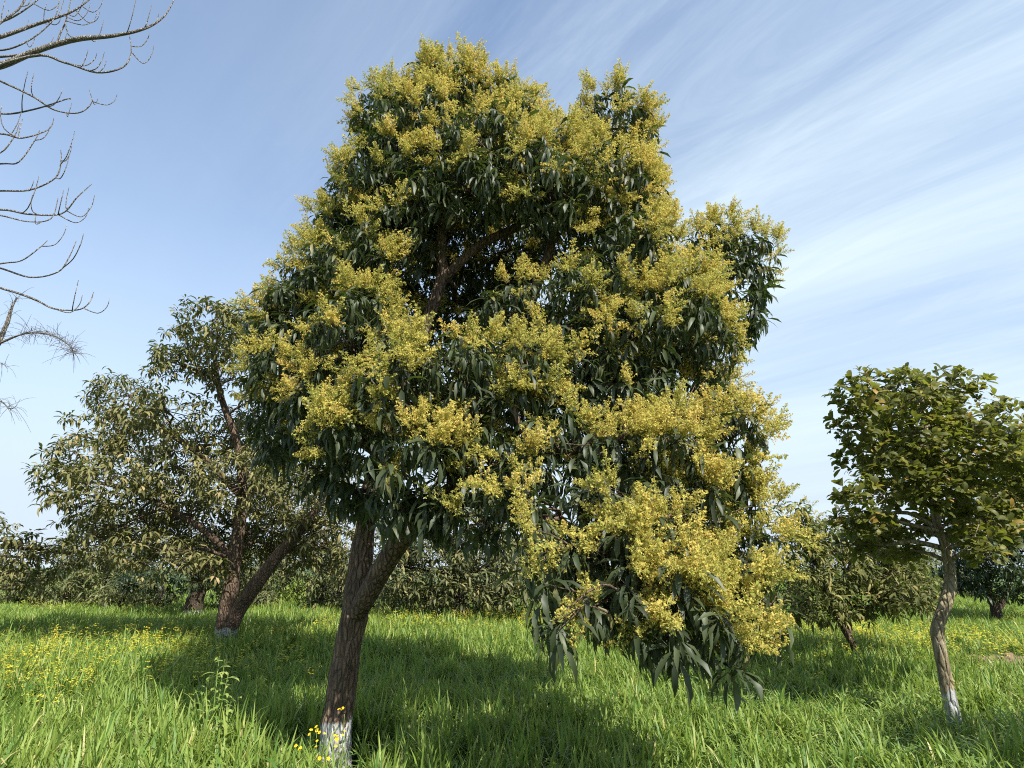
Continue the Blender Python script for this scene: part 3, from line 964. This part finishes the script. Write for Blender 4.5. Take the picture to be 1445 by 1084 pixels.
# tree standing to the right of the camera; its shade falls on the weeds by the jackfruit trunk
tb = np.array([6.0, 3.0])
oc = np.array([[6.0, 3.0, 2.9], [6.5, 3.2, 3.3], [5.5, 2.9, 3.3], [6.1, 2.5, 3.4], [6.0, 3.5, 3.5], [6.0, 3.0, 3.9]])
simple_tree('mango_tree', 'small leafy mango tree that shades the weeds beside the jackfruit trunk', 'tree', None,
            [([(6.0, 3.0, 0.6), (6.02, 3.0, 1.4), (6.0, 3.0, 2.6)], [0.10, 0.09, 0.06])], (oc, np.full((6, 3), 0.62), np.zeros(6)),
            M_DUSTY, M_BARKF, WH_DUST, 1.1, 18, inner=0.2, twigs=6, base_xy=tb)

# ------------------------------------------------------------------ bare trees at the upper left
BY = 6.0
bt = at(-300, 300, BY)[0]
bare = root('bare_tree', (bt[0], bt[1], 0), 'leafless tree with pale upturned twigs reaching in over the field', 'tree')
acc = Acc()
tz = np.array([[bt[0] - .1, bt[1], -0.1], [bt[0] - .05, bt[1], 1.5], [bt[0], bt[1], 3.2], [bt[0] + .1, bt[1], 5.0], [bt[0], bt[1] + .1, 7.0], [bt[0] + .1, bt[1], 9.0]])
tube(acc, tz, [0.2, 0.17, 0.14, 0.11, 0.07, 0.02], 12, 6, 0.05)
link('trunk', acc.build('trunk', M_BARKD, True), bare)
bare_br = [
    ([(-60, 108), (0, 88), (60, 74), (110, 63), (160, 53), (205, 42), (232, 25), (246, -2)], 0.042, 4),
    ([(-60, 70), (0, 52), (45, 38), (95, 22), (125, 4), (160, -28)], 0.030, 4),
    ([(-40, 30), (10, 22), (50, 5), (80, -30)], 0.020, 2), ([(-50, 60), (0, 30), (30, 2), (45, -30)], 0.022, 2), ([(60, 72), (85, 45), (100, 20), (104, -20)], 0.014, 2),
    ([(-50, 60), (0, 68), (40, 60), (75, 30), (85, 0)], 0.014, 2), ([(-60, 200), (-10, 215), (20, 195), (28, 170)], 0.010, 1),
    ([(40, 80), (90, 92), (135, 101), (168, 96), (184, 75), (188, 48)], 0.016, 4),
    ([(-50, 95), (0, 112), (45, 138), (80, 155), (110, 160), (122, 148), (124, 128)], 0.014, 3),
    ([(-60, 145), (0, 153), (50, 158), (90, 142), (98, 140)], 0.014, 2),
    ([(-50, 190), (0, 192), (35, 196), (60, 180), (70, 162)], 0.013, 2),
    ([(-60, 236), (0, 232), (30, 225), (50, 200), (55, 185)], 0.012, 1),
    ([(-60, 272), (0, 270), (45, 266), (72, 250), (84, 228), (86, 210)], 0.013, 3),
    ([(-60, 302), (0, 301), (45, 303), (85, 298), (112, 280), (127, 256)], 0.014, 4),
    ([(-50, 300), (0, 304), (40, 312), (70, 306), (78, 280)], 0.009, 1),
    ([(-60, 384), (0, 372), (35, 364), (58, 352), (68, 338)], 0.011, 1),
    ([(-60, 372), (0, 380), (45, 389), (80, 384), (100, 368), (107, 344)], 0.012, 1),
    ([(-60, 396), (0, 407), (45, 425), (80, 436), (108, 438), (122, 426), (124, 408)], 0.013, 2)]
for k, (pl, r0, nt_) in enumerate(bare_br):
    Yk = BY + ((k * 5) % 7) * 0.12 - 0.3
    Pw = pts([(a_, b_, Yk + 0.03 * i) for i, (a_, b_) in enumerate(pl)])
    Pw[1:] += rng.standard_normal((len(Pw) - 1, 3)) * 0.022
    st = np.array([bt[0], bt[1], max(1.8, Pw[0][2] - 0.5)])
    Pw = np.vstack([st, (st + Pw[0]) / 2 + np.array([0, 0, -0.1]), Pw])
    acc = Acc()
    rr = np.linspace(r0 * 1.35, 0.004, len(Pw))
    tube(acc, Pw, rr, 6, 5, 0.08)
    Sp = spline(Pw, 8)
    for _ in range(int(nt_ * 1.6)):
        i = int(len(Sp) * rng.uniform(0.42, 0.92))
        d = np.array([rng.uniform(-0.35, 0.8), rng.uniform(-0.5, 0.5), rng.uniform(-0.5, 0.2)])
        ln = rng.uniform(0.14, 0.48) * (0.7 + r0 * 12)
        s = Sp[i]
        tube(acc, [s, s + d * ln * 0.8 + [0, 0, ln * 0.12], s + d * ln * 1.2 + [0, 0, ln * 0.6], s + d * ln * 1.25 + [0, 0, ln * 1.05]],
             [0.0065, 0.0055, 0.0045, 0.003], 5, 4, 0.08)
    link('branch', acc.build('branch', M_BARKD, True), bare)

WY = 9.0
wt = at(-190, 500, WY)[0]
wisp = root('needle_tree', (wt[0], wt[1], 0), 'dry wispy tree with tufts of fine brown needles below the bare twigs', 'tree')
acc = Acc()
tube(acc, [[wt[0], wt[1], -0.1], [wt[0], wt[1], 2], [wt[0] + .1, wt[1], 4], [wt[0], wt[1], 6.5]], [0.16, 0.13, 0.09, 0.02], 10, 5, 0.05)
link('trunk', acc.build('trunk', M_BARKD, True), wisp)
for pl, r0, nn in [([(-40, 520), (-10, 495), (8, 462), (16, 436), (24, 420)], 0.045, 40), ([(-30, 500), (0, 484), (40, 470), (75, 474), (98, 488), (104, 500)], 0.018, 190),
                   ([(-30, 560), (0, 566), (14, 577), (24, 572)], 0.014, 24), ([(-30, 515), (0, 512), (10, 520)], 0.01, 12)]:
    Pw = pts([(a_, b_, WY) for a_, b_ in pl])
    Pw = np.vstack([[wt[0], wt[1], Pw[0][2] - 0.4], Pw])
    acc = Acc()
    tube(acc, Pw, np.linspace(r0 * 1.3, r0 * 0.25, len(Pw)), 6, 6, 0.15)
    br = link('branch', acc.build('branch', M_BARKD, True), wisp)
    Sp = spline(Pw[1:], 10)
    acc = Acc()
    for _ in range(nn):
        s = Sp[rng.integers(len(Sp) // 3, len(Sp))]
        d = rng.standard_normal(3) * 0.13
        q = s + d
        tube(acc, [s, s + d * 0.6 + [0, 0, 0.02], q + [0, 0, -0.05 * rng.random()]], [0.003, 0.0026, 0.0015], 3, 2)
    link('needles', acc.build('needles', M_BARKD), br, kind='stuff')

# ------------------------------------------------------------------ wheat and weeds
def hidden(name, tpl, mat):
    return bpy.data.objects.new(name, mesh_np(name, *tpl, [mat]))


def wheat_tuft(h=0.42, stems=9, spread=0.075, lean=(0, 0)):
    out = []
    for i in range(stems):
        r = spread * math.sqrt(random.random())
        a = random.random() * 6.283
        x, y = r * math.cos(a), r * math.sin(a)
        for j in range(3):
            az = random.random() * 6.283
            z0 = h * random.uniform(0.05, 0.5)
            L = h * random.uniform(0.5, 0.85)
            v = leaf_tpl(L, random.uniform(0.011, 0.021), R(random.uniform(66, 88)), R(random.choice((random.uniform(2, 20), random.uniform(20, 58)))), az, 3, fold=0.0, petiole=0,
                         shape=0.3, a=1.0 if random.random() < 0.035 else min(0.95, max(0.02, random.gauss(0.42, 0.19))), start=(x, y, z0), fl=False)
            out.append(v)
        b = np.array([[x - .003, y, 0], [x + .003, y, 0], [x, y, h * 0.7]])
        out.append((b, np.array([[0, 1, 2]]), np.full(3, 0.3)))
    V, T, A = merge(out)
    V[:, 0] += lean[0] * V[:, 2] ** 1.5
    V[:, 1] += lean[1] * V[:, 2] ** 1.5
    return V, T, A


def weed_tuft(h=0.3, n=64):
    out = []
    for i in range(n):
        a = random.random() * 6.283
        r = 0.14 * math.sqrt(random.random())
        z0 = h * random.uniform(0.15, 1.0) * (1 - r * 2.2)
        out.append(leaf_tpl(random.uniform(0.05, 0.10), random.uniform(0.008, 0.017), R(random.uniform(-10, 60)), R(18), random.random() * 6.283, 2, fold=0, petiole=0.01,
                            a=random.uniform(0.1, 0.9), start=(r * math.cos(a), r * math.sin(a), z0), fl=False))
    for i in range(7):
        a = random.random() * 6.283
        e = np.array([[-.002, 0, 0], [.002, 0, 0], [0.12 * math.cos(a), 0.12 * math.sin(a), h]])
        out.append((e, np.array([[0, 1, 2]]), np.full(3, 0.2)))
    return merge(out)


def mustard_tuft(stem_c=0.3):
    st, fl = [], []
    for i in range(4):
        a = random.random() * 6.283
        x, y, h = 0.1 * math.cos(a), 0.1 * math.sin(a), random.uniform(0.42, 0.62)
        st.append((np.array([[x * .3 - .003, y * .3, 0], [x * .3 + .003, y * .3, 0], [x, y, h]]), np.array([[0, 1, 2]]), np.full(3, stem_c)))
        for j in range(5):
            c = np.array([x, y, h]) + np.array([random.gauss(0, .016), random.gauss(0, .016), random.uniform(-.06, .015)])
            for q in range(4):
                az = q * 1.571 + random.random()
                d = np.array([math.cos(az), math.sin(az), random.uniform(-.2, .4)]) * 0.013
                s = np.array([-math.sin(az), math.cos(az), 0]) * 0.006
                fl.append((np.array([c, c + d - s, c + d * 1.2, c + d + s]), np.array([[0, 1, 2], [0, 2, 3]]), np.full(4, 0.5)))
    return merge(st), merge(fl)


def scatter_nodes(coll):
    g = bpy.data.node_groups.new('scatter', 'GeometryNodeTree')
    g.interface.new_socket('Geometry', in_out='INPUT', socket_type='NodeSocketGeometry')
    g.interface.new_socket('Geometry', in_out='OUTPUT', socket_type='NodeSocketGeometry')
    gi = g.nodes.new('NodeGroupInput')
    go = g.nodes.new('NodeGroupOutput')
    ci = g.nodes.new('GeometryNodeCollectionInfo')
    ci.inputs['Collection'].default_value = coll
    ci.inputs['Separate Children'].default_value = True
    ci.inputs['Reset Children'].default_value = True
    ip = g.nodes.new('GeometryNodeInstanceOnPoints')
    ip.inputs['Pick Instance'].default_value = True

    def na(nm, ty):
        n = g.nodes.new('GeometryNodeInputNamedAttribute')
        n.data_type = ty
        n.inputs['Name'].default_value = nm
        return n.outputs['Attribute']
    m2p = g.nodes.new('GeometryNodeMeshToPoints')
    g.links.new(gi.outputs[0], m2p.inputs[0])
    g.links.new(m2p.outputs[0], ip.inputs['Points'])
    g.links.new(ci.outputs[0], ip.inputs['Instance'])
    g.links.new(na('idx', 'INT'), ip.inputs['Instance Index'])
    g.links.new(na('rot', 'FLOAT_VECTOR'), ip.inputs['Rotation'])
    g.links.new(na('scl', 'FLOAT_VECTOR'), ip.inputs['Scale'])
    g.links.new(ip.outputs[0], go.inputs[0])
    return g


def scatter(name, XY, tufts, scl, rot, label, cat):
    coll = bpy.data.collections.new(name + '_pieces')
    for t in tufts:
        coll.objects.link(t)
    me = bpy.data.meshes.new(name)
    k = len(XY)
    P = np.column_stack([XY, gz(XY[:, 0], XY[:, 1]) - 0.01]).astype(np.float32)
    me.vertices.add(k)
    me.vertices.foreach_set('co', P.ravel())
    a = me.attributes.new('idx', 'INT', 'POINT')
    a.data.foreach_set('value', rng.integers(0, len(tufts), k).astype(np.int32))
    a = me.attributes.new('rot', 'FLOAT_VECTOR', 'POINT')
    a.data.foreach_set('vector', rot.astype(np.float32).ravel())
    a = me.attributes.new('scl', 'FLOAT_VECTOR', 'POINT')
    a.data.foreach_set('vector', scl.astype(np.float32).ravel())
    o = link(name, me, kind='stuff', label=label, category=cat)
    md = o.modifiers.new('scatter', 'NODES')
    md.node_group = scatter_nodes(coll)
    return o


def field_pts(y0, y1, dens, margin=2.5, slope=0.98):
    n = int(dens * (y1 - y0) * 2 * (y1 * slope + margin))
    y = y0 + (y1 - y0) * rng.random(n)
    x = (rng.random(n) * 2 - 1) * (y1 * slope + margin)
    k = np.abs(x) < y * slope + margin
    return np.column_stack([x, y])[k]


soil_c = at(1440, 918, 11.0)[0][:2]
XY = np.concatenate([field_pts(2.6, 10, 52), field_pts(10, 20, 32), field_pts(20, 48, 13)])
k = np.hypot((XY[:, 0] - soil_c[0]) / 1.3, (XY[:, 1] - soil_c[1] + 0.5) / 1.4) > 1
weedy = np.clip((XY[:, 0] - 1.6) / 2.2, 0, 1) * np.clip((8.5 - XY[:, 1]) / 2, 0, 1)   # weeds take over at the right front
XY = XY[k & (rng.random(len(XY)) > 0.62 * weedy)]
hs = 0.72 + 0.55 * vnoise(XY, 1.6, 3) + 0.12 * rng.standard_normal(len(XY))
hs = np.clip(hs, 0.5, 1.4) * np.where(np.hypot(XY[:, 0] - base[0], XY[:, 1] - base[1]) < 0.5, 0.7, 1.0)
wd = np.where(XY[:, 1] > 20, 1.9, np.where(XY[:, 1] > 10, 1.25, 1.0))
scl = np.column_stack([wd, wd, hs])
rot = np.column_stack([rng.standard_normal(len(XY)) * 0.10, rng.standard_normal(len(XY)) * 0.10, rng.random(len(XY)) * 6.283])
scatter('wheat', XY, [hidden('wheat_tuft', wheat_tuft(), M_WHEAT) for _ in range(14)], scl, rot, 'dense green young wheat covering the orchard floor', 'wheat')

XYw = field_pts(3.0, 9.5, 30)
w2 = np.clip((XYw[:, 0] - 1.2) / 2.0, 0, 1) * np.clip((9.2 - XYw[:, 1]) / 2, 0, 1)
sparse = (vnoise(XYw, 0.9, 11) > 0.70) * 0.35
XYw = XYw[rng.random(len(XYw)) < np.maximum(w2 * 0.8, sparse)]
s = 0.8 + 0.6 * rng.random(len(XYw))
scatter('weeds', XYw, [hidden('weed_tuft', weed_tuft(random.uniform(.22, .36)), M_WEED) for _ in range(8)], np.column_stack([s, s, s]),
        np.column_stack([np.zeros(len(s)), np.zeros(len(s)), rng.random(len(s)) * 6.283]), 'pale green leafy weeds among the wheat beside the jackfruit trunk', 'weeds')

mus = []
for (px, py, Y, sx, sy, n) in [(60, 915, 8.5, 1.6, 1.2, 125), (110, 905, 9.5, 1.6, 1.0, 65), (10, 930, 7.6, 0.9, 0.7, 80), (700, 865, 15.5, 3.0, 1.8, 170), (860, 870, 14, 2.0, 1.6, 150),
                               (1270, 880, 11.5, 1.5, 1.3, 270), (1150, 875, 12.5, 1.3, 1.4, 130), (300, 870, 15, 3.5, 2.0, 110), (380, 880, 12.5, 1.6, 1.2, 50), (100, 850, 19, 4, 2, 70)]:
    c = at(px, py, Y)[0][:2]
    mus.append(c + rng.standard_normal((n, 2)) * np.array([sx, sy]))
mus.append(field_pts(6, 16, 0.5))
XYm = np.concatenate(mus)
s = 0.85 + 0.35 * rng.random(len(XYm))
mst = [mustard_tuft() for _ in range(8)]
SC = np.column_stack([s, s, s])
RO = np.column_stack([rng.standard_normal(len(s)) * 0.1, rng.standard_normal(len(s)) * 0.1, rng.random(len(s)) * 6.283])


def merged_obj(i):
    (V1, T1, A1), (V2, T2, A2) = mst[i]
    me = mesh_np('mustard_tuft', np.vstack([V1, V2]), np.vstack([T1, T2 + len(V1)]), np.concatenate([A1, A2]), [M_STALK, M_YEL])
    mi = np.zeros(len(T1) + len(T2), np.int32)
    mi[len(T1):] = 1
    me.polygons.foreach_set('material_index', mi)
    return bpy.data.objects.new('mustard_tuft', me)


scatter('mustard_flowers', XYm, [merged_obj(i) for i in range(8)], SC, RO, 'yellow mustard flowers scattered through the wheat', 'wildflowers')

# bare soil by the right edge
def clod(r):
    a = Acc()
    n = 7
    V = rng.standard_normal((14, 3))
    V /= np.linalg.norm(V, axis=1)[:, None]
    V *= r * (0.75 + 0.5 * rng.random((14, 1)))
    V[:, 2] *= 0.6
    import bmesh
    bm = bmesh.new()
    for v in V:
        bm.verts.new(v)
    h_ = bmesh.ops.convex_hull(bm, input=bm.verts)
    bmesh.ops.delete(bm, geom=[g for g in h_['geom_interior'] if isinstance(g, bmesh.types.BMVert)], context='VERTS')
    me = bpy.data.meshes.new('clod')
    bm.to_mesh(me)
    bm.free()
    me.materials.append(M_SOIL)
    return me


M_SOIL = plain_mat('dry_soil', (0.19, 0.13, 0.08), 0.95)
g = np.linspace(-1, 1, 19)
sx, sy = np.meshgrid(g, g)
rr = np.clip(1 - np.hypot(sx, sy), 0, 1)
sv = np.column_stack([(soil_c[0] + sx * 1.5).ravel(), (soil_c[1] + sy * 0.95).ravel(),
                      (0.15 * rr ** 0.6 + 0.04 * rng.standard_normal(sx.shape) * (rr > 0) - 0.06 * (rr <= 0)).ravel()])
sf = np.array([(r * 19 + c, r * 19 + c + 1, (r + 1) * 19 + c + 1, (r + 1) * 19 + c) for r in range(18) for c in range(18)])
soil = link('soil_patch', mesh_np('soil_patch', sv, sf, None, [M_SOIL]), kind='structure')
cm = [clod(0.11), clod(0.085), clod(0.13)]
for i in range(34):
    x, y = soil_c + rng.standard_normal(2) * np.array([0.55, 0.34])
    o = link('clod', cm[i % 3], soil)
    o.matrix_parent_inverse = Matrix.Identity(4)
    o.location = (x, y, 0.11 + 0.06 * rng.random())
    o.scale = [rng.uniform(0.3, 0.75)] * 3
    o.rotation_euler = (0, 0, rng.random() * 6)


# ------------------------------------------------------------------ single plants
def weed_plant():
    b = at(300, 1030, 5.7)[0]
    b[2] = 0
    r_ = root('weed_plant', b, 'tall leafy pale green weed standing in the wheat, left of the blossoming trunk', 'plant')
    lm = [mesh_np('leaf', *leaf_tpl(0.125, 0.030, R(30), R(20), 0, 3, fold=0.25, petiole=0.008, a=x), [M_WEED]) for x in (0.55, 0.75, 0.95)]
    for sidx in range(9):
        az = sidx * 2.4
        lean = 0.03 + 0.16 * (sidx / 9)
        h = 0.86 - 0.035 * sidx + rng.uniform(-.06, .06)
        p = np.array([[b[0], b[1], 0], [b[0] + lean * .5 * math.cos(az), b[1] + lean * .5 * math.sin(az), h * .5], [b[0] + lean * math.cos(az), b[1] + lean * math.sin(az), h]])
        a = Acc()
        tube(a, p, [0.006, 0.005, 0.002], 5, 6)
        stem = link('stem', a.build('stem', M_STALK, True), r_)
        q = spline(p, 12)
        for j in range(13):
            i = int(len(q) * (0.30 + 0.7 * j / 13))
            o = link('leaf', lm[(j + sidx) % 3], stem)
            o.location = Vector(q[min(i, len(q) - 1)])
            o.rotation_euler = (rng.normal() * .2, rng.normal() * .2, j * 2.4 + sidx)
            sc_ = rng.uniform(0.75, 1.2) * (1.1 - 0.35 * j / 13)
            o.scale = (sc_, sc_, sc_)


weed_plant()

pet = Acc()
for q in range(5):
    a_ = q * 1.2566
    pet.add(*leaf_tpl(0.020, 0.018, R(22), R(14), a_, 2, fold=0.0, petiole=0.002, shape=0.6, fl=False))
pet_me = pet.build('blossom_head', M_GOLD)
ctr = Acc()
th = np.arange(8) / 8 * 6.283
ctr.add(np.vstack([np.column_stack([np.cos(th) * .0055, np.sin(th) * .0055, np.full(8, .002)]), [[0, 0, .008]]]), [(i, (i + 1) % 8, 8) for i in range(8)], 0.5)
ctr_me = ctr.build('flower_centre', M_ORG)
lf_me = mesh_np('leaf', *leaf_tpl(0.10, 0.02, R(40), R(22), 0, 3, fold=0.2, petiole=0.005, a=0.4), [M_WEED])
spots = [(447, 1040, 4.95, 0.58), (438, 1048, 4.85, 0.52), (452, 1060, 4.80, 0.50), (470, 1050, 4.85, 0.55), (486, 1052, 4.95, 0.50), (478, 1060, 4.75, 0.46), (430, 1072, 4.7, 0.42), (460, 1078, 4.65, 0.44),
         (486, 1022, 5.0, 0.60)]
for (px, py, Y, h) in spots:
    top = at(px, py - 14, Y)[0]
    b = np.array([top[0] + rng.uniform(-.03, .03), top[1] + rng.uniform(-.03, .03), 0.0])
    r_ = root('flower_plant', b, 'yellow flowering plant at the whitewashed foot of the blossoming trunk', 'flower', 'yellow flowers at the foot of the trunk')
    hz_ = max(0.3, top[2])
    p = np.array([b, [b[0] * .5 + top[0] * .5 + .01, b[1] * .5 + top[1] * .5, hz_ * .5], [top[0], top[1], hz_]])
    a = Acc()
    tube(a, p, [0.004, 0.0032, 0.002], 5, 6)
    stem = link('stem', a.build('stem', M_STALK, True), r_)
    q = spline(p, 10)
    for j in range(6):
        o = link('leaf', lf_me, stem)
        o.location = Vector(q[4 + j * 2])
        o.rotation_euler = (0, 0, j * 2.4)
        sc_ = rng.uniform(.6, 1.0)
        o.scale = (sc_, sc_, sc_)
    for j in range(3):
        f = link('flower', pet_me, stem)
        c_ = np.array([top[0], top[1], hz_]) + rng.standard_normal(3) * np.array([.028, .028, .026])
        f.location = Vector(c_)
        f.rotation_euler = (R(rng.uniform(15, 70)), rng.normal() * .3, rng.normal() * .6)
        sc_ = rng.uniform(.45, .7)
        f.scale = (sc_, sc_, sc_)

print('objects', len(scene.objects), 'tris', sum(len(o.data.polygons) for o in scene.objects if o.type == 'MESH'))
